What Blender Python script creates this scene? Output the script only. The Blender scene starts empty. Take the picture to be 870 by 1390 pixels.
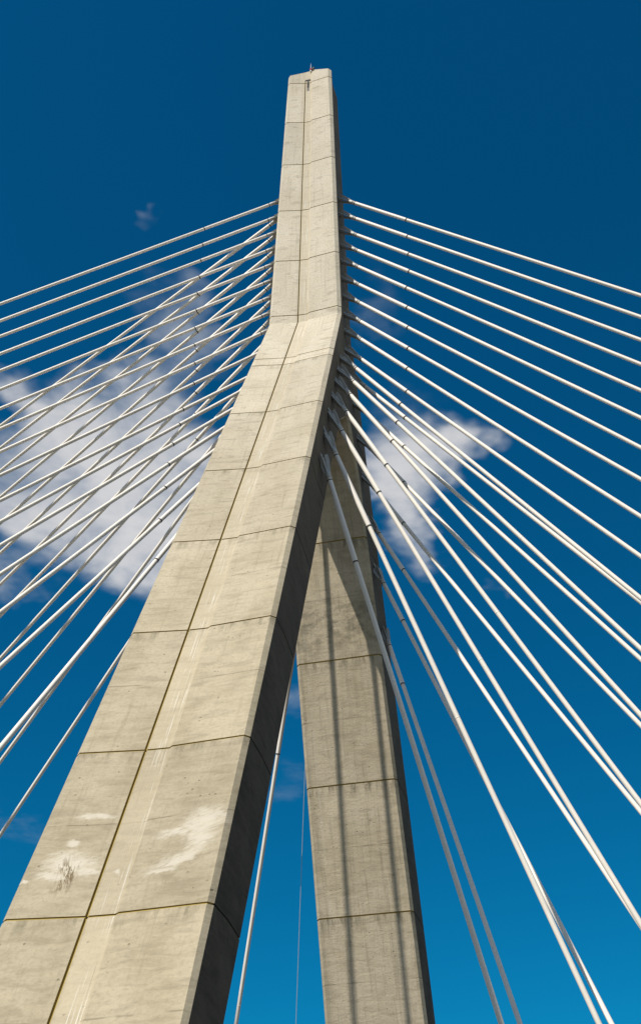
import bpy, bmesh, math, random
from mathutils import Vector, Matrix
random.seed(4)
C = bpy.context.scene.collection
sc = bpy.context.scene

# anchor on the tower -> anchor at the road deck (metres).  X runs along the bridge, Y across it.
CABLES = {
 'R': [
  ((1.87, 0.0, 65.93), (76.1, 0.0, 2.0)),
  ((1.9, 0.0, 64.29), (72.52, 0.0, 2.0)),
  ((1.94, 0.0, 62.6), (68.88, 0.0, 2.0)),
  ((1.97, 0.0, 61.05), (64.74, 0.0, 2.0)),
  ((2.0, 0.0, 59.48), (60.53, 0.0, 2.0)),
  ((2.03, 0.0, 57.79), (56.81, 0.0, 2.0)),
  ((2.07, 0.0, 56.13), (52.88, 0.0, 2.0)),
  ((2.1, 0.0, 54.47), (49.04, 0.0, 2.0)),
  ((2.13, 0.0, 52.96), (44.43, 0.0, 2.0)),
  ((2.16, 0.0, 51.29), (40.38, 0.0, 2.0)),
 ],
 'N': [
  ((2.19, -1.58, 48.96), (36.04, 0.0, 2.0)),
  ((2.22, -2.35, 47.21), (31.84, 0.0, 2.0)),
  ((2.24, -3.08, 45.55), (27.39, 0.0, 2.0)),
  ((2.27, -3.99, 43.5), (23.06, 0.0, 2.0)),
  ((2.3, -4.94, 41.34), (18.85, 0.0, 2.0)),
  ((2.34, -6.03, 38.87), (14.49, 0.0, 2.0)),
  ((2.37, -7.07, 36.52), (10.03, 0.0, 2.0)),
 ],
 'F': [
  ((2.17, 1.05, 50.15), (36.64, 0.0, 2.0)),
  ((2.2, 1.73, 48.62), (32.25, 0.0, 2.0)),
  ((2.22, 2.57, 46.7), (28.32, 0.0, 2.0)),
  ((2.25, 3.51, 44.57), (23.99, 0.0, 2.0)),
  ((2.29, 4.57, 42.18), (19.61, 0.0, 2.0)),
  ((2.32, 5.71, 39.61), (15.45, 0.0, 2.0)),
  ((2.37, 7.09, 36.49), (10.92, 0.0, 2.0)),
 ],
 'S': [
  ((-1.84, 0.0, 67.14), (-123.93, -21.0, 2.0)),
  ((-1.88, 0.0, 65.49), (-115.02, -21.0, 2.0)),
  ((-1.91, 0.0, 63.87), (-110.38, -21.0, 2.0)),
  ((-1.94, 0.0, 62.25), (-102.78, -21.0, 2.0)),
  ((-1.98, 0.0, 60.64), (-97.35, -21.0, 2.0)),
  ((-2.01, 0.0, 59.08), (-89.4, -21.0, 2.0)),
  ((-2.04, 0.0, 57.48), (-82.59, -21.0, 2.0)),
  ((-2.07, 0.0, 56.03), (-74.09, -21.0, 2.0)),
  ((-2.1, 0.0, 54.5), (-65.35, -21.0, 2.0)),
  ((-2.14, 0.0, 52.84), (-58.9, -21.0, 2.0)),
  ((-2.18, -1.3, 49.58), (-52.33, -21.0, 2.0)),
  ((-2.21, -2.08, 47.82), (-44.52, -21.0, 2.0)),
  ((-2.24, -3.08, 45.56), (-38.62, -21.0, 2.0)),
  ((-2.27, -4.0, 43.48), (-32.02, -21.0, 2.0)),
  ((-2.3, -5.0, 41.22), (-25.11, -21.0, 2.0)),
  ((-2.34, -6.29, 38.3), (-18.41, -21.0, 2.0)),
  ((-2.39, -7.69, 35.12), (-11.88, -21.0, 2.0)),
 ],
 'T': [
  ((-1.88, 0.0, 65.49), (-113.41, 21.0, 2.0)),
  ((-1.91, 0.0, 63.87), (-106.79, 21.0, 2.0)),
  ((-1.94, 0.0, 62.25), (-100.56, 21.0, 2.0)),
  ((-1.98, 0.0, 60.64), (-93.37, 21.0, 2.0)),
  ((-2.01, 0.0, 59.08), (-87.06, 21.0, 2.0)),
  ((-2.04, 0.0, 57.48), (-80.32, 21.0, 2.0)),
  ((-2.077, 0.0, 55.74), (-74.43, 21, 2)),
  ((-2.11, 0.0, 54.12), (-69.08, 21, 2)),
  ((-2.143, 0.073, 52.36), (-62.29, 21, 2)),
  ((-2.157, 0.501, 51.39), (-55.84, 21, 2)),
  ((-2.169, 0.859, 50.58), (-48.96, 21, 2)),
  ((-2.195, 1.668, 48.75), (-43.17, 21, 2)),
  ((-2.357, 6.719, 37.32), (-11.7, 21, 2)),
 ],
}

# ------------------------------------------------------------------ node helpers
class NT:
    def __init__(s, tree): s.t = tree; s.n = tree.nodes; s.l = tree.links
    def new(s, typ, **kw):
        n = s.n.new(typ)
        for k, v in kw.items(): setattr(n, k, v)
        return n
    def link(s, a, b): s.l.new(a, b)
    def _in(s, sock, v):
        if v is None: return
        if hasattr(v, 'is_output'): s.l.new(v, sock)
        else: sock.default_value = v
    def m(s, op, a, b=None, c=None, clamp=False):
        n = s.n.new('ShaderNodeMath'); n.operation = op; n.use_clamp = clamp
        s._in(n.inputs[0], a); s._in(n.inputs[1], b); s._in(n.inputs[2], c)
        return n.outputs[0]
    def vec(s, x, y, z=0.0):
        n = s.n.new('ShaderNodeCombineXYZ'); s._in(n.inputs[0], x); s._in(n.inputs[1], y); s._in(n.inputs[2], z)
        return n.outputs[0]
    def noise(s, v, scale=1.0, detail=4.0, rough=0.55, dist=0.0):
        n = s.n.new('ShaderNodeTexNoise'); s.l.new(v, n.inputs['Vector'])
        n.inputs['Scale'].default_value = scale; n.inputs['Detail'].default_value = detail
        n.inputs['Roughness'].default_value = rough; n.inputs['Distortion'].default_value = dist
        return n.outputs['Fac']
    def ss(s, v, a, b, lo=0.0, hi=1.0):
        n = s.n.new('ShaderNodeMapRange'); n.interpolation_type = 'SMOOTHSTEP'
        s._in(n.inputs['Value'], v); n.inputs['From Min'].default_value = a; n.inputs['From Max'].default_value = b
        n.inputs['To Min'].default_value = lo; n.inputs['To Max'].default_value = hi
        return n.outputs['Result']
    def mix(s, f, a, b, mode='MIX'):
        n = s.n.new('ShaderNodeMix'); n.data_type = 'RGBA'; n.blend_type = mode
        s._in(n.inputs['Factor'], f); s._in(n.inputs['A'], a); s._in(n.inputs['B'], b)
        # sockets by name pick float first: address the colour pair explicitly
        return n
def cmix(t, f, a, b, mode='MIX'):
    n = t.n.new('ShaderNodeMix'); n.data_type = 'RGBA'; n.blend_type = mode
    t._in(n.inputs[0], f); t._in(n.inputs[6], a); t._in(n.inputs[7], b)
    return n.outputs[2]
def rgb(r, g, b): return (r, g, b, 1.0)
def newmat(name):
    m = bpy.data.materials.new(name); m.use_nodes = True
    t = NT(m.node_tree); bs = m.node_tree.nodes['Principled BSDF']
    return m, t, bs

# ------------------------------------------------------------------ materials
JOINT0, LIFT, MJ0, MLIFT = 40.3886, 5.8627, 78.9897, 5.1242
GROUND_Z = -1.65
def concrete(name, lo, hi, outer=False, far=False, upper_cols=None):
    m, t, bs = newmat(name)
    uv = t.new('ShaderNodeUVMap').outputs['UV']
    sp = t.new('ShaderNodeSeparateXYZ'); t.link(uv, sp.inputs[0]); u, v = sp.outputs[0], sp.outputs[1]
    tc = t.new('ShaderNodeTexCoord').outputs['Object']
    so = t.new('ShaderNodeSeparateXYZ'); t.link(tc, so.inputs[0]); x, y, z = so.outputs[0], so.outputs[1], t.m('ADD', so.outputs[2], GROUND_Z)
    big = t.noise(t.vec(t.m('MULTIPLY', u, .8), t.m('MULTIPLY', v, .55)), .55, 5, .6, .4)
    med = t.noise(t.vec(t.m('MULTIPLY', u, .7), t.m('MULTIPLY', v, 2.6)), 1.3, 6, .65, .6)
    fine = t.noise(uv, 9.0, 6, .7)
    streak = t.noise(t.vec(t.m('MULTIPLY', u, 5.5), t.m('MULTIPLY', v, .22)), 1.0, 5, .65)
    base = cmix(t, t.ss(big, .36, .64), rgb(*lo), rgb(*hi))
    if upper_cols:     # base colour goes over to a second, lighter pair with height
        base = cmix(t, t.ss(z, 14, 62), base, cmix(t, t.ss(big, .3, .7), rgb(*upper_cols[0]), rgb(*upper_cols[1])))
    base = cmix(t, t.ss(med, .38, .72, 0, .45), base, rgb(*[c*1.18 for c in hi]))
    base = cmix(t, t.ss(med, .50, .32, 0, .45), base, rgb(*[c*.78 for c in lo]))
    base = cmix(t, t.ss(streak, .52, .78, 0, .42 if not far else .7), base, rgb(lo[0]*.66, lo[1]*.65, lo[2]*.62))
    base = cmix(t, t.ss(fine, .45, .70, 0, .42), base, rgb(*[c*.72 for c in lo]))
    # brush-like rubbed marks left by the formwork
    rub = t.noise(t.vec(t.m('ADD', t.m('MULTIPLY', u, 1.2), t.m('MULTIPLY', v, .25)), t.m('MULTIPLY', v, 4.0)), 1.1, 6, .78, 1.2)
    base = cmix(t, t.ss(rub, .54, .74, 0, .38), base, rgb(*[min(1, c*1.3) for c in hi]))
    # each lift was poured on its own day: slightly different greys
    legi = t.m('FLOOR', t.m('DIVIDE', t.m('SUBTRACT', z, JOINT0), LIFT))
    masti = t.m('FLOOR', t.m('DIVIDE', t.m('SUBTRACT', z, MJ0), MLIFT))
    isl = t.m('LESS_THAN', z, 47.0)
    side = t.m('GREATER_THAN', x, -.58)
    idx = t.m('ADD', t.m('MULTIPLY', isl, legi), t.m('MULTIPLY', t.m('SUBTRACT', 1.0, isl), t.m('ADD', masti, 37.0)))
    wn = t.new('ShaderNodeTexWhiteNoise', noise_dimensions='2D'); t.link(t.vec(idx, side), wn.inputs['Vector'])
    tone = t.ss(wn.outputs['Value'], 0, 1, .90, 1.06)
    # faint pour line at half lift
    fl = t.m('FRACT', t.m('ADD', t.m('DIVIDE', t.m('SUBTRACT', z, JOINT0), LIFT), 40.0))
    wob = t.m('MULTIPLY', t.m('SUBTRACT', t.noise(uv, 1.6, 3), .5), .012)
    d1 = t.m('ABSOLUTE', t.m('SUBTRACT', t.m('ADD', fl, wob), .515))
    brk = t.ss(t.noise(uv, .9, 3), .4, .6)
    pl = t.m('MULTIPLY', t.m('MULTIPLY', t.ss(d1, .006, .0015), brk), isl)
    base = cmix(t, t.m('MULTIPLY', pl, .5), base, rgb(.12, .10, .06))
    # grime hanging under every joint
    j1 = t.ss(fl, .86, 1.0)
    gr = t.m('MULTIPLY', t.m('MULTIPLY', j1, isl), t.ss(t.noise(t.vec(t.m('MULTIPLY', u, 2.6), t.m('MULTIPLY', v, .5)), 1.0, 5, .7), .44, .66))
    base = cmix(t, t.m('MULTIPLY', gr, .6 if not far else .8), base, rgb(.13, .115, .075))
    # bug holes
    vo = t.new('ShaderNodeTexVoronoi'); t.link(uv, vo.inputs['Vector']); vo.inputs['Scale'].default_value = 3.1
    hole = t.m('MULTIPLY', t.ss(vo.outputs['Distance'], .13, .06), t.ss(t.noise(uv, .7, 2), .46, .58))
    base = cmix(t, t.m('MULTIPLY', hole, .6), base, rgb(.10, .085, .055))
    if outer:
        # rubbed lighter band right of the centre groove, with scratches running along it
        xl = t.m('ADD', u, t.m('MULTIPLY', t.m('SUBTRACT', 60.0, z), .0035))
        band = t.m('MULTIPLY', t.ss(u, -.55, -.45), t.ss(u, .28, .16))
        base = cmix(t, t.m('MULTIPLY', band, .42), base, rgb(*[c*1.22 for c in hi]))
        sc1 = t.noise(t.vec(t.m('MULTIPLY', u, 26.0), t.m('MULTIPLY', v, .35)), 1.0, 4, .6)
        scr = t.m('MULTIPLY', t.m('MULTIPLY', t.ss(sc1, .55, .62), t.ss(t.m('ABSOLUTE', t.m('SUBTRACT', u, -.02)), .34, .08)), t.ss(t.noise(t.vec(u, t.m('MULTIPLY', v, .4)), 1.3, 3), .38, .55))
        base = cmix(t, t.m('MULTIPLY', scr, .75), base, rgb(.66, .64, .57))
        sc2 = t.m('MULTIPLY', t.ss(sc1, .38, .32), t.ss(t.m('ABSOLUTE', t.m('SUBTRACT', u, .05)), .3, .1))
        base = cmix(t, t.m('MULTIPLY', sc2, .4), base, rgb(.16, .13, .08))
        # chalky white bloom in wisps, at the places where it is seen
        wx = t.m('ADD', x, t.m('MULTIPLY', t.m('SUBTRACT', t.noise(uv, 1.1, 4), .5), .9))
        wz = t.m('ADD', z, t.m('MULTIPLY', t.m('SUBTRACT', t.noise(t.vec(v, u), 1.3, 4), .5), .8))
        tot = None
        for cx_, cz, rx, rz, rot in ((1.85,13.75,.80,.62,.0), (1.15,13.5,.62,.2,.1), (1.85,13.25,.62,.6,0), (1.45,12.6,.95,.24,.32), (1.0,12.25,.45,.11,.2),
                                 (-1.45,12.75,.85,.42,-.05), (-1.9,12.45,.6,.2,0), (-.95,12.45,.5,.14,-.2), (-1.25,14.35,.52,.15,0), (-1.62,13.45,.2,.22,0),
                                 (-2.75,12.3,.25,.06,.1), (-.2,12.4,.1,.1,0)):
            dx = t.m('SUBTRACT', wx, cx_); dz = t.m('SUBTRACT', wz, cz)
            dz = t.m('SUBTRACT', dz, t.m('MULTIPLY', dx, rot))
            q = t.m('SQRT', t.m('ADD', t.m('POWER', t.m('DIVIDE', dx, rx), 2.0), t.m('POWER', t.m('DIVIDE', dz, rz), 2.0)))
            b = t.ss(q, 1.7, .2)
            tot = b if tot is None else t.m('MAXIMUM', tot, b)
        br = t.noise(t.vec(t.m('MULTIPLY', u, 1.5), t.m('MULTIPLY', t.m('SUBTRACT', v, t.m('MULTIPLY', u, .35)), 4.5)), 2.2, 7, .72, .5)
        bl = t.m('MULTIPLY', t.ss(t.m('ADD', t.m('MULTIPLY', tot, .42), br), .60, .96), .85)
        base = cmix(t, t.m('MULTIPLY', bl, tot), base, rgb(.57, .525, .43))
        # the dark scabbed scratch in the left bloom
        q = t.m('SQRT', t.m('ADD', t.m('POWER', t.m('DIVIDE', t.m('SUBTRACT', wx, -1.5), .30), 2.0), t.m('POWER', t.m('DIVIDE', t.m('SUBTRACT', wz, 12.35), .55), 2.0)))
        ds = t.m('MULTIPLY', t.ss(q, 1.4, .4), t.ss(t.noise(t.vec(t.m('SUBTRACT', t.m('MULTIPLY', u, 6.0), t.m('MULTIPLY', v, -.8)), t.m('MULTIPLY', v, 1.1)), 2.0, 5, .7), .47, .54))
        base = cmix(t, t.m('MULTIPLY', ds, .9), base, rgb(.14, .10, .05))
    if far:
        # rain streaks and old formwork edge marks
        st = t.noise(t.vec(t.m('MULTIPLY', u, 3.2), t.m('MULTIPLY', v, .16)), 1.3, 6, .7, .3)
        base = cmix(t, t.ss(st, .5, .72, 0, .45), base, rgb(.20, .185, .13))
        e2 = t.ss(t.m('ADD', x, t.m('MULTIPLY', t.noise(uv, 1.3, 4), .8)), -1.35, -2.1)
        base = cmix(t, t.m('MULTIPLY', e2, .4), base, rgb(.2, .18, .13))
        up = t.m('MULTIPLY', t.ss(z, 33.5, 36.2), t.ss(z, 38.4, 36.6))
        base = cmix(t, t.m('MULTIPLY', t.m('MULTIPLY', up, t.ss(t.noise(t.vec(u, t.m('MULTIPLY', v, 1.4)), 1.2, 6, .7), .42, .62)), .55), base, rgb(.14, .13, .10))
        ed = t.ss(t.m('ABSOLUTE', t.m('SUBTRACT', t.m('ABSOLUTE', x), 1.75)), .06, .02)
        base = cmix(t, t.m('MULTIPLY', t.m('MULTIPLY', ed, brk), .3), base, rgb(.6, .58, .5))
    bc = cmix(t, 1.0, base, t.vec(tone, tone, tone), 'MULTIPLY')
    t.link(bc, bs.inputs['Base Color'])
    bs.inputs['Roughness'].default_value = .9
    bs.inputs['Specular IOR Level'].default_value = .2
    bp = t.new('ShaderNodeBump'); bp.inputs['Strength'].default_value = .5; bp.inputs['Distance'].default_value = .02
    t.link(t.m('ADD', t.m('ADD', fine, t.m('MULTIPLY', med, 1.5)), t.m('MULTIPLY', hole, -1.5)), bp.inputs['Height'])
    t.link(bp.outputs[0], bs.inputs['Normal'])
    return m
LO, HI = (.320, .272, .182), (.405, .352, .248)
UPPER_COLS = ((.51, .465, .37), (.59, .545, .45))
M_outer = concrete('pale_board_formed_concrete', LO, HI, outer=True, upper_cols=UPPER_COLS)
M_side = concrete('shade_toned_side_concrete', (.070, .054, .037), (.105, .082, .058), upper_cols=((.19, .155, .112), (.26, .215, .16)))  # shade of the sunless sides is put into this darker colour, deepest low down
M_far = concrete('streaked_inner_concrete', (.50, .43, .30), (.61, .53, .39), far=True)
def simple(name, col, rough=.5, metal=0.0, var=.12, spec=.5):
    m, t, bs = newmat(name)
    tc = t.new('ShaderNodeTexCoord').outputs['Object']
    f = t.noise(tc, 1.7, 5, .65)
    c = cmix(t, f, rgb(*[k*(1-var) for k in col]), rgb(*[min(1, k*(1+var)) for k in col]))
    t.link(c, bs.inputs['Base Color']); bs.inputs['Roughness'].default_value = rough
    bs.inputs['Metallic'].default_value = metal; bs.inputs['Specular IOR Level'].default_value = spec
    return m
M_groove = simple('olive_joint_sealant', (.33, .245, .07), .9, 0, .25, .1)
M_cable = simple('white_cable_sheath', (.82, .77, .68), .42, 0, .11, .35)
M_guide = simple('white_guide_pipe_paint', (.84, .79, .71), .45, 0, .06, .35)
M_steel = simple('grey_galvanised_steel', (.50, .50, .47), .6, .1, .2)
M_band = simple('black_rubber_band', (.035, .035, .03), .7)
M_dark = simple('dark_slot_metal', (.05, .05, .04), .7)
M_red = simple('red_lamp_glass', (.45, .03, .02), .3)
M_asphalt = simple('dark_asphalt', (.055, .054, .05), .95)
M_ground = simple('dry_gravel_ground', (.13, .115, .085), .97)
M_paint = simple('white_road_paint', (.75, .75, .7), .7)

# ------------------------------------------------------------------ helpers
def link_mesh(name, bm, mats, parent=None, smooth=False):
    me = bpy.data.meshes.new(name); bm.to_mesh(me); bm.free()
    for m in (mats if isinstance(mats, (list, tuple)) else [mats]): me.materials.append(m)
    if smooth:
        for p in me.polygons: p.use_smooth = True
    o = bpy.data.objects.new(name, me); C.objects.link(o)
    if parent is not None: o.parent = parent
    return o
def empty(name, loc, label, cat, group=None):
    o = bpy.data.objects.new(name, None); C.objects.link(o); o.location = loc
    o.empty_display_size = .5
    o['label'] = label; o['category'] = cat
    if group: o['group'] = group
    return o
def revolve(bm, prof, axis, seg=24, cap=True):
    """prof: (distance along axis, radius); axis: unit Vector; starts at the local origin"""
    a = axis.normalized(); s = a.orthogonal().normalized(); u = a.cross(s)
    p2 = [prof[0]]
    for (d0, r0), (d1, r1) in zip(prof, prof[1:]):
        n = max(1, int(abs(d1-d0)/2.5))
        p2 += [(d0+(d1-d0)*j/n, r0+(r1-r0)*j/n) for j in range(1, n+1)]
    prof = p2
    rings = []
    for d, r in prof:
        rings.append([bm.verts.new(a*d + (s*math.cos(2*math.pi*k/seg) + u*math.sin(2*math.pi*k/seg))*r) for k in range(seg)])
    for i in range(len(rings)-1):
        for k in range(seg):
            f = bm.faces.new((rings[i][k], rings[i][(k+1) % seg], rings[i+1][(k+1) % seg], rings[i+1][k])); f.smooth = True
    if cap:
        for rg_ in (rings[0][::-1], rings[-1]): bm.faces.new([bm.verts.new(v.co) for v in rg_])
def prism(bm, pts0, pts1):
    a = [bm.verts.new(p) for p in pts0]; b = [bm.verts.new(p) for p in pts1]; n = len(a)
    bm.faces.new(a[::-1]); bm.faces.new(b)
    for i in range(n): bm.faces.new((a[i], a[(i+1) % n], b[(i+1) % n], b[i]))
def box(bm, x0, x1, y0, y1, z0, z1):
    prism(bm, [(x0,y0,z0),(x1,y0,z0),(x1,y1,z0),(x0,y1,z0)], [(x0,y0,z1),(x1,y0,z1),(x1,y1,z1),(x0,y1,z1)])

# ------------------------------------------------------------------ tower section laws
ZK, ZT, ZC = 52.7365, 80.0, 46.2
def W(z):
    if z > ZK: return 2.1379 + (1.581-2.1379)*(z-ZK)/(80-ZK)
    return 2.1379 + (2.8875-2.1379)*(ZK-z)/ZK
def YO(z):
    if z > ZK: return -(1.7487 + (1.3678-1.7487)*(z-ZK)/(80-ZK))
    return -1.7487 - .4298*(ZK-z)
def TB(z): return 3.6847 + (2.4141-3.6847)*(ZK-z)/ZK
def lerp(a, b, f): return a + (b-a)*max(0, min(1, f))
CH = .15
def outer_pts(z, inset=0.0, grooved=True):
    """the outer (-Y) face from the -X edge to the +X edge, chamfers included"""
    w, y = W(z), YO(z); i = inset
    gx, sx = -.2117*w, .0801*w
    gd = .07 if grooved else 0.0; gh = lerp(.042, .028, z/80)
    return [(-w+i, y+CH+i*.4), (-w+CH+i*.4, y+i), (gx-gh, y+.262+i), (gx-gh+.005, y+.264+i+gd), (gx+gh-.005, y+.268+i+gd), (gx+gh, y+.272+i),
            (sx-.06, y+.30+i), (sx+.05, y+.215+i), (w-lerp(.175, .21, z/50)-i*.4, y+.10+i), (w-lerp(.07, 0, z/50)-i, y+.10+.15+i*.4)]
MU = ['o']*9
def leg_section(z, inset=0.0, grooved=True):
    w, yo_ = W(z), YO(z); i = inset
    yi = yo_ + TB(z)
    ymid = yo_ + TB(z)/2
    rec = lerp(0.03, .17, (z-26)/14)
    if z > ZC: yi = 0.0
    elif z > 43.2: yi = lerp(yi, 0.0, ((z-43.2)/(ZC-43.2))**1.6)
    yi = min(yi, 0.0)
    ymid = min(ymid, -.002)
    merged = z >= ZC - 1e-6
    bw = .10
    if merged:
        f = (z-ZC)/(ZK-ZC); xe = lerp(w-bw, w-rec, f); c = 0.004
    else: xe = w-bw; c = CH
    if z >= ZK-1e-6: xe = w-rec; ymid = -.004
    P = outer_pts(z, inset, grooved)
    ye = yi - (i if not merged else 0)
    P += [(w-rec-i, ymid), (xe-i, ye-c), (xe-c-i*.4, ye), (-xe+c+i*.4, ye), (-xe+i, ye-c), (-w+rec+i, ymid)]
    return P
def mast_section(z, inset=0.0, grooved=True):
    w, yo_ = W(z), YO(z); i = inset; rec = .17; bw = .10
    P = outer_pts(z, inset, grooved)
    P += [(w-rec-i, 0.0), (w-bw-i, -yo_-CH-i*.4), (w-bw-CH-i*.4, -yo_-i), (-w+bw+CH+i*.4, -yo_-i), (-w+bw+i, -yo_-CH-i*.4), (-w+rec+i, 0.0)]
    return P
# material slot for each span of the ring: 0 outer, 1 side, 2 inner, 3 groove
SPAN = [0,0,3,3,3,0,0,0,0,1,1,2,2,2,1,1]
def loft(bm, section, levels, joints, mirror=False, far_inner=False, top=None, vslope=1.0):
    """levels: sorted z; joints: z of the real grooves around the section"""
    uvl = bm.loops.layers.uv.new('UVMap')
    zs = []
    for z in levels: zs.append((z, 0.0, 0))
    J = .032
    for z in joints: zs += [(z-J, 0, 0), (z-J+.004, .035, 1), (z+J-.004, .035, 1), (z+J, 0, 0)]
    zs.sort()
    rings = []
    for z, ins, g in zs:
        P = section(z, ins, grooved=(z < 79.34))
        if top is not None and z == zs[-1][0]:
            R = [(x, y, top(x, y)) for x, y in P]
        else: R = [(x, y, z) for x, y in P]
        if mirror: R = [(x, -y, zz) for x, y, zz in R]
        rings.append(([bm.verts.new(p) for p in R], z, g, P))
    n = len(rings[0][0])
    for a in range(len(rings)-1):
        Ra, za, ga, Pa = rings[a]; Rb, zb, gb, Pb = rings[a+1]
        for k in range(n):
            k2 = (k+1) % n
            vs = [Ra[k], Ra[k2], Rb[k2], Rb[k]]
            if mirror: vs.reverse()
            f = bm.faces.new(vs)
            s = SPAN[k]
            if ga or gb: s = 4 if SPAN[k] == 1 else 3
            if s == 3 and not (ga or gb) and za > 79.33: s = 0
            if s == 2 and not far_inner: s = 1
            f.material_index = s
            for lp in f.loops:
                co = lp.vert.co
                if SPAN[k] in (0, 3): uu = co.x
                elif SPAN[k] == 2: uu = co.x + 20 + (7 if mirror else 0)
                else: uu = (co.y + .43*(-1 if not mirror else 1)*(co.z-50)*(1 if co.z < ZK else 0)*-1) + 40 + (9 if co.x > 0 else 0)
                if co.z > ZK and SPAN[k] in (0,3): pass
                lp[uvl].uv = (uu, co.z*(1.088 if co.z < ZK else 1.0) + (13 if mirror else 0))
    bm.faces.new(rings[0][0] if mirror else rings[0][0][::-1]); bm.faces.new(rings[-1][0][::-1] if mirror else rings[-1][0])
    bmesh.ops.recalc_face_normals(bm, faces=bm.faces[:])

GROUND_Z = -1.65
tower = empty('bridge_tower', (0, 0, GROUND_Z), 'tall pale concrete inverted-Y bridge tower with two splayed legs joining a slim mast', 'bridge tower')
TP = Vector((0, 0, GROUND_Z))
def tpart(name, bm, mats, **kw):
    for v in bm.verts: v.co -= TP
    return link_mesh(name, bm, mats, tower, **kw)
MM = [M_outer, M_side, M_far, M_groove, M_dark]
legj = [JOINT0 - LIFT*k for k in range(0, 7)]
lv = [GROUND_Z] + [0.0, 5, 10, 15, 20, 25, 26, 30, 35, 40] + [43.2, 43.6, 44.0, 44.4, 44.8, 45.2, 45.6, 45.9, ZC-.02, ZC] + [48, 49.6, 51, ZK]
def opts(name): pass
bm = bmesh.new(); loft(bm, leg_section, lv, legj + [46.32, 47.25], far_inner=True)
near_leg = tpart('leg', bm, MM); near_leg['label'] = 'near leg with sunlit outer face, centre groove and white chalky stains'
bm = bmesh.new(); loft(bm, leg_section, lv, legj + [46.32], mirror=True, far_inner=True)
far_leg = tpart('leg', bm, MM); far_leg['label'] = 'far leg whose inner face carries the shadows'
def top(x, y): return 80.0 + .66*max(0.0, 1-abs(x)/1.58)
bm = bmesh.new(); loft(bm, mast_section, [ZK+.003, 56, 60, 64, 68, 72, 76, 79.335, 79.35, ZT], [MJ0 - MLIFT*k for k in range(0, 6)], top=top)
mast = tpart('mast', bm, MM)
# louvre slot and ledge high on the outer face
gx = -.2117*W(79.3)
bm = bmesh.new(); yv = YO(79)+.27
box(bm, gx-.03, gx+.36, yv-.03, yv+.05, 79.33, 79.42)
tpart('slot_ledge', bm, M_dark)
bm = bmesh.new()
box(bm, gx+.12, gx+.27, yv-.01, yv+.05, 77.95, 78.90)
for k in range(12): box(bm, gx+.125, gx+.265, yv-.03, yv-.012, 78.38+k*.075, 78.415+k*.075)
tpart('vent_louvre', bm, M_dark)
# rod and beacon on the tip
zt_ = 80.2
bm = bmesh.new(); box(bm, .16, .24, -1.30, -1.22, 79.9, 80.75); 
bmesh.ops.delete(bm, geom=bm.verts[:], context='VERTS')
def tube_z(bm, x, y, z0, prof, seg=12):
    b2 = bmesh.new(); revolve(b2, prof, Vector((0, 0, 1)), seg)
    for v in b2.verts: v.co += Vector((x, y, z0))
    me = bpy.data.meshes.new('tmp'); b2.to_mesh(me); b2.free(); bm.from_mesh(me); bpy.data.meshes.remove(me)
tube_z(bm, .06, -1.15, 80.35, [(0, .05), (.25, .05), (.27, .022), (.8, .02), (1.15, .008)])
tpart('lightning_rod', bm, M_steel)
bm = bmesh.new()
tube_z(bm, .24, -1.1, 80.4, [(0, .10), (.22, .10), (.23, .13), (.30, .13), (.31, .10), (.48, .09), (.56, .05), (.58, .0)], 16)
bc = tpart('warning_beacon', bm, [M_dark]); 
bm = bmesh.new(); tube_z(bm, .06, -1.15, 80.6, [(0, .085), (.12, .085), (.16, .04)], 12)
tpart('beacon_lamp', bm, M_red)

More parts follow.
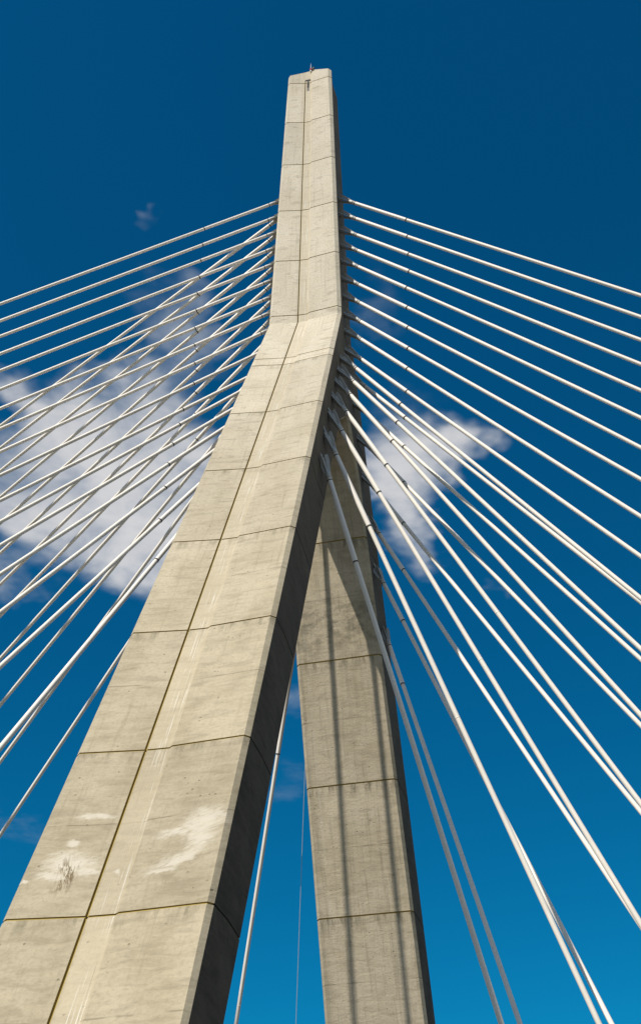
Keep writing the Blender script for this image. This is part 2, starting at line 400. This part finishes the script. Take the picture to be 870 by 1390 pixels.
# ------------------------------------------------------------------ stay cables
ORD = ['topmost', 'second from the top', 'third from the top', 'fourth from the top', 'fifth from the top', 'sixth from the top', 'seventh from the top',
       'eighth from the top', 'ninth from the top', 'tenth from the top', 'eleventh from the top', 'twelfth from the top', 'thirteenth from the top',
       'fourteenth from the top', 'fifteenth from the top', 'sixteenth from the top', 'lowest']
def make_cable(A, E, rg, rc, glen, label, group, joints):
    A, E = Vector(A), Vector(E); d = (E-A); L = d.length; d.normalize()
    sgn = 1 if A.x > 0 else -1
    A0 = Vector((A.x - sgn*.19, A.y, A.z)); A0 = A - d*(.19/abs(d.x)) * 1.0 if abs(d.x) > .25 else A
    root = empty('stay_cable', A0, label, 'stay cable', group)
    off = (A-A0).length
    # socket: a short core, four stiffening fins flaring towards the concrete and a cone
    bm = bmesh.new()
    revolve(bm, [(0, .05), (off+.74, .05), (off+.80, rg*1.05), (off+1.16, rg*1.12), (off+1.17, rg)], d, 16)
    s = d.orthogonal().normalized(); u = d.cross(s)
    up = Vector((0,0,1)); s = (up - d*up.dot(d)).normalized(); u = d.cross(s)
    for k in range(4):
        a = math.pi/4 + k*math.pi/2
        r = s*math.cos(a) + u*math.sin(a); q = d.cross(r)*.018
        t0, t1 = off-.12, off+.98
        pts = [d*t0+r*.12, d*t0+r*.26, d*(off+.22)+r*.25, d*t1+r*rg*1.05, d*t1+r*.04, d*(off+.75)+r*.04]
        prism(bm, [p-q for p in pts], [p+q for p in pts])
    bmesh.ops.recalc_face_normals(bm, faces=bm.faces[:])
    link_mesh('anchor_socket', bm, M_steel, root)
    bm = bmesh.new(); revolve(bm, [(off+1.02, rg*.99), (off+glen, rg*.98)], d, 28); bmesh.ops.recalc_face_normals(bm, faces=bm.faces[:])
    link_mesh('guide_pipe', bm, M_guide, root)
    for t0, wd, rr in ((1.26, .05, rg*1.08), (glen+.002, .055, rg*1.06)):
        bm = bmesh.new(); revolve(bm, [(off+t0-wd/2, rr), (off+t0+wd/2, rr)], d, 28); bmesh.ops.recalc_face_normals(bm, faces=bm.faces[:])
        link_mesh('collar_band', bm, M_band, root)
    bm = bmesh.new(); revolve(bm, [(off+glen-.2, rc), (off+L, rc)], d, 28); bmesh.ops.recalc_face_normals(bm, faces=bm.faces[:])
    sh = link_mesh('cable_sheath', bm, M_cable, root)
    k = glen + joints*.55
    while k < L-2:
        bm = bmesh.new(); revolve(bm, [(off+k-.022, rc*1.012), (off+k-.018, rc*1.05), (off+k+.018, rc*1.05), (off+k+.022, rc*1.012)], d, 28); bmesh.ops.recalc_face_normals(bm, faces=bm.faces[:])
        link_mesh('sheath_coupling', bm, M_guide, sh)
        k += joints
    return root
for i, (A, E) in enumerate(CABLES['R']):
    make_cable(A, E, .116, .102, 5.55 if i < 4 else 5.3, 'white cable running right from the upright mast, %s of ten' % (ORD[i] if i < 9 else 'lowest'), 'parallel white cables fanning right from the mast', 18.0)
for i, (A, E) in enumerate(CABLES['N']):
    make_cable(A, E, .116, .102, 5.2+.06*i, 'pale cable descending right from the near leg, %s of seven' % (ORD[i] if i < 6 else 'lowest'), 'cables descending right from the near leg', 18.0)
for i, (A, E) in enumerate(CABLES['F']):
    make_cable(A, E, .116, .102, 5.0-.13*i, 'cable descending right from the far leg, %s of seven' % (ORD[i] if i < 6 else 'lowest'), 'cables descending right from the far leg', 18.0)
for i, (A, E) in enumerate(CABLES['S']):
    make_cable(A, E, .100, .092, 6.0, 'gently sloping white cable fanning left, %s of seventeen' % ORD[i], 'gently sloping cables fanning left', 23.0)
for i, (A, E) in enumerate(CABLES['T']):
    make_cable(A, E, .116, .101, 7.0, ('steeper white cable crossing behind on the left, %s of twelve' % (ORD[i] if i < 11 else 'lowest')) if i < 12 else 'single steep stay cable seen in the gap between the two legs', 'steeper cables crossing behind on the left', 23.0)
# thin steel wire in the gap between the legs
bm = bmesh.new()
wa = Vector((-2.48, 9.56, 35.4)); we = Vector((-6.25, 20.6, 2.0)); revolve(bm, [(0, .013), ((we-wa).length, .013)], we-wa, 8)
w_ = link_mesh('thin_wire', bm, M_steel); w_.location = wa
w_['label'] = 'thin dark wire hanging in the gap left of the far leg'; w_['category'] = 'wire'

# ------------------------------------------------------------------ ground and road (below the picture)
bm = bmesh.new(); box(bm, -3000, 3000, -3000, 3000, GROUND_Z-1, GROUND_Z)
g = link_mesh('ground', bm, M_ground); g['kind'] = 'structure'
bm = bmesh.new(); box(bm, -135, -3.4, -20.9, 20.9, .6, 1.9); box(bm, -3.4, 3.4, -18.5, 18.5, .6, 1.9); box(bm, 3.4, 90, -16, 16, .6, 1.9)
g = link_mesh('road', bm, M_asphalt); g['kind'] = 'structure'

# ------------------------------------------------------------------ camera
cam = bpy.data.cameras.new('camera'); co = bpy.data.objects.new('camera', cam); C.objects.link(co)
yaw, pitch, roll = .2385, .6962, .0013
F = Vector((-math.sin(yaw)*math.cos(pitch), math.cos(yaw)*math.cos(pitch), math.sin(pitch)))
Rt = Vector((math.cos(yaw), math.sin(yaw), 0)); U = Rt.cross(F)
Rr = Rt*math.cos(roll) + U*math.sin(roll); Ur = U*math.cos(roll) - Rt*math.sin(roll)
mt = Matrix((Rr, Ur, -F)).transposed().to_4x4(); mt.translation = Vector((11.694, -45.8512, 0)); co.matrix_world = mt
cam.sensor_fit = 'VERTICAL'; cam.sensor_height = 36.0; cam.lens = 36.0*1621.8881/1390.0
cam.clip_end = 8000; cam.clip_start = .1
sc.camera = co

# ------------------------------------------------------------------ sun and sky
EL, AZ = math.radians(44.6), math.radians(25.1)     # AZ: how far the sun stands to -X of the -Y direction
to_sun = Vector((-math.sin(AZ)*math.cos(EL), -math.cos(AZ)*math.cos(EL), math.sin(EL)))
sl = bpy.data.lights.new('sun', 'SUN'); sl.energy = 5.0; sl.angle = math.radians(.42); sl.color = (1.0, .935, .835)
so_ = bpy.data.objects.new('sun', sl); C.objects.link(so_); so_.rotation_euler = (-to_sun).to_track_quat('-Z', 'Y').to_euler(); so_.location = (-60, -120, 90)

w = bpy.data.worlds.new('World'); sc.world = w; w.use_nodes = True
t = NT(w.node_tree); bg = w.node_tree.nodes['Background']
sky = t.new('ShaderNodeTexSky'); sky.sky_type = 'NISHITA'; sky.sun_disc = False
sky.sun_elevation = EL; sky.sun_rotation = math.atan2(to_sun.x, to_sun.y)
sky.altitude = 200; sky.air_density = 1.0; sky.dust_density = .15; sky.ozone_density = 3.0
hs = t.new('ShaderNodeHueSaturation'); hs.inputs['Saturation'].default_value = 1.25; hs.inputs['Hue'].default_value = .5
t.link(sky.outputs[0], hs.inputs['Color'])
gm = t.new('ShaderNodeGamma'); gm.inputs['Gamma'].default_value = 1.10      # deep, polarised blue
t.link(cmix(t, 1.0, hs.outputs[0], rgb(.12, .80, 1.05), 'MULTIPLY'), gm.inputs['Color'])
skyc = cmix(t, 1.0, gm.outputs[0], rgb(.5, 1.37, .978), 'MULTIPLY')
# fair-weather clouds: a thin layer, laid out on the plane of the sky overhead
dv = t.new('ShaderNodeTexCoord').outputs['Generated']
sp = t.new('ShaderNodeSeparateXYZ'); t.link(dv, sp.inputs[0])
dz = t.m('MAXIMUM', sp.outputs[2], .05)
px, py = t.m('DIVIDE', sp.outputs[0], dz), t.m('DIVIDE', sp.outputs[1], dz)
pl = t.vec(px, py)
w1 = t.m('MULTIPLY', t.m('SUBTRACT', t.noise(pl, 9.0, 3, .6), .5), .16)
w2 = t.m('MULTIPLY', t.m('SUBTRACT', t.noise(t.vec(py, px, 3.0), 9.0, 3, .6), .5), .16)
qx, qy = t.m('ADD', px, w1), t.m('ADD', py, w2)
tot = None
# centre x, y, half sizes, strength
for cx_, cy_, rx, ry, st in ((-.50, 1.07, .11, .16, 1.0), (-.46, .96, .07, .08, .75), (-.57, .97, .06, .07, .75), (-.62, 1.12, .06, .07, .8), (-.54, 1.20, .10, .085, .9),
                             (-.66, 1.06, .06, .09, .8), (-.58, .88, .035, .05, .95), (-.50, .90, .04, .06, .75), (-.37, .85, .045, .09, .55), (-.33, .80, .03, .05, .45), (-.42, .93, .04, .06, .5),
                             (-.155, 1.10, .045, .07, 1.0), (-.10, 1.075, .05, .045, .9), (-.185, 1.18, .04, .09, .9), (-.16, 1.02, .05, .05, .5), (-.07, 1.07, .03, .03, .7), (-.14, .86, .03, .08, .4), (-.165,1.28,.03,.05,.6),
                             (-.345, .662, .012, .010, .42), (-.33,.675,.02,.008,.25), (-.45, 1.62, .05, .1, .38), (-.52, 1.88, .05, .12, .3), (-.075, 1.39, .02, .03, .38), (-1.07, 1.93, .08, .12, .3), (-.82, 1.41, .05, .03, .22),
                             (-.75, 1.18, .06, .07, .7), (-.72,.97,.06,.08,.7), (-.52, 1.08, .13, .12, .45),
                             (1.5, .2, .65, 1.0, 1.0), (1.1, -1.0, .6, .5, .95), (3.2, -.3, 1.4, 1.8, 1.0)):  # this row: unseen clouds added out of view as white fill for the +X sides
    a = t.m('DIVIDE', t.m('SUBTRACT', qx, cx_), rx); b = t.m('DIVIDE', t.m('SUBTRACT', qy, cy_), ry)
    q = t.m('SQRT', t.m('ADD', t.m('MULTIPLY', a, a), t.m('MULTIPLY', b, b)))
    f = t.ss(q, 1.7, .1, 0, st)
    tot = f if tot is None else t.m('SUBTRACT', 1.0, t.m('MULTIPLY', t.m('SUBTRACT', 1.0, tot), t.m('SUBTRACT', 1.0, f)))
n1 = t.noise(pl, 10.0, 6, .56, .25); n2 = t.noise(pl, 3.6, 4, .55)
den = t.m('ADD', tot, t.m('ADD', t.m('MULTIPLY', t.m('SUBTRACT', n1, .5), 1.0), t.m('MULTIPLY', t.m('SUBTRACT', n2, .5), .5)))
al = t.m('MULTIPLY', t.ss(den, .15, 1.1), t.ss(tot, .02, .35))
shade = t.ss(den, .35, 1.2)
ccol = cmix(t, shade, rgb(4.6, 5.3, 6.3), rgb(10.2, 10.0, 9.9))
# the polariser only deepens the sky at right angles to the sun; elsewhere, and near the horizon, it is paler
dt = t.new('ShaderNodeVectorMath', operation='DOT_PRODUCT'); t.link(dv, dt.inputs[0]); dt.inputs[1].default_value = tuple(to_sun)
d2 = t.m('MULTIPLY', dt.outputs['Value'], dt.outputs['Value'])
skyc = cmix(t, t.ss(d2, .25, .6), skyc, cmix(t, 1.0, sky.outputs[0], rgb(1.3, 1.3, 1.3), 'MULTIPLY'))
skyc = cmix(t, t.ss(sp.outputs[2], .27, .03, 0, .9), skyc, rgb(5.5, 5.7, 6.0))
fin = cmix(t, t.m('MULTIPLY', al, .84), skyc, ccol)
t.link(fin, bg.inputs['Color']); bg.inputs['Strength'].default_value = .07

sc.view_settings.view_transform = 'Standard'; sc.view_settings.look = 'None'
sc.view_settings.exposure = 0.15; sc.view_settings.gamma = 1.0
sc.render.engine = 'CYCLES'
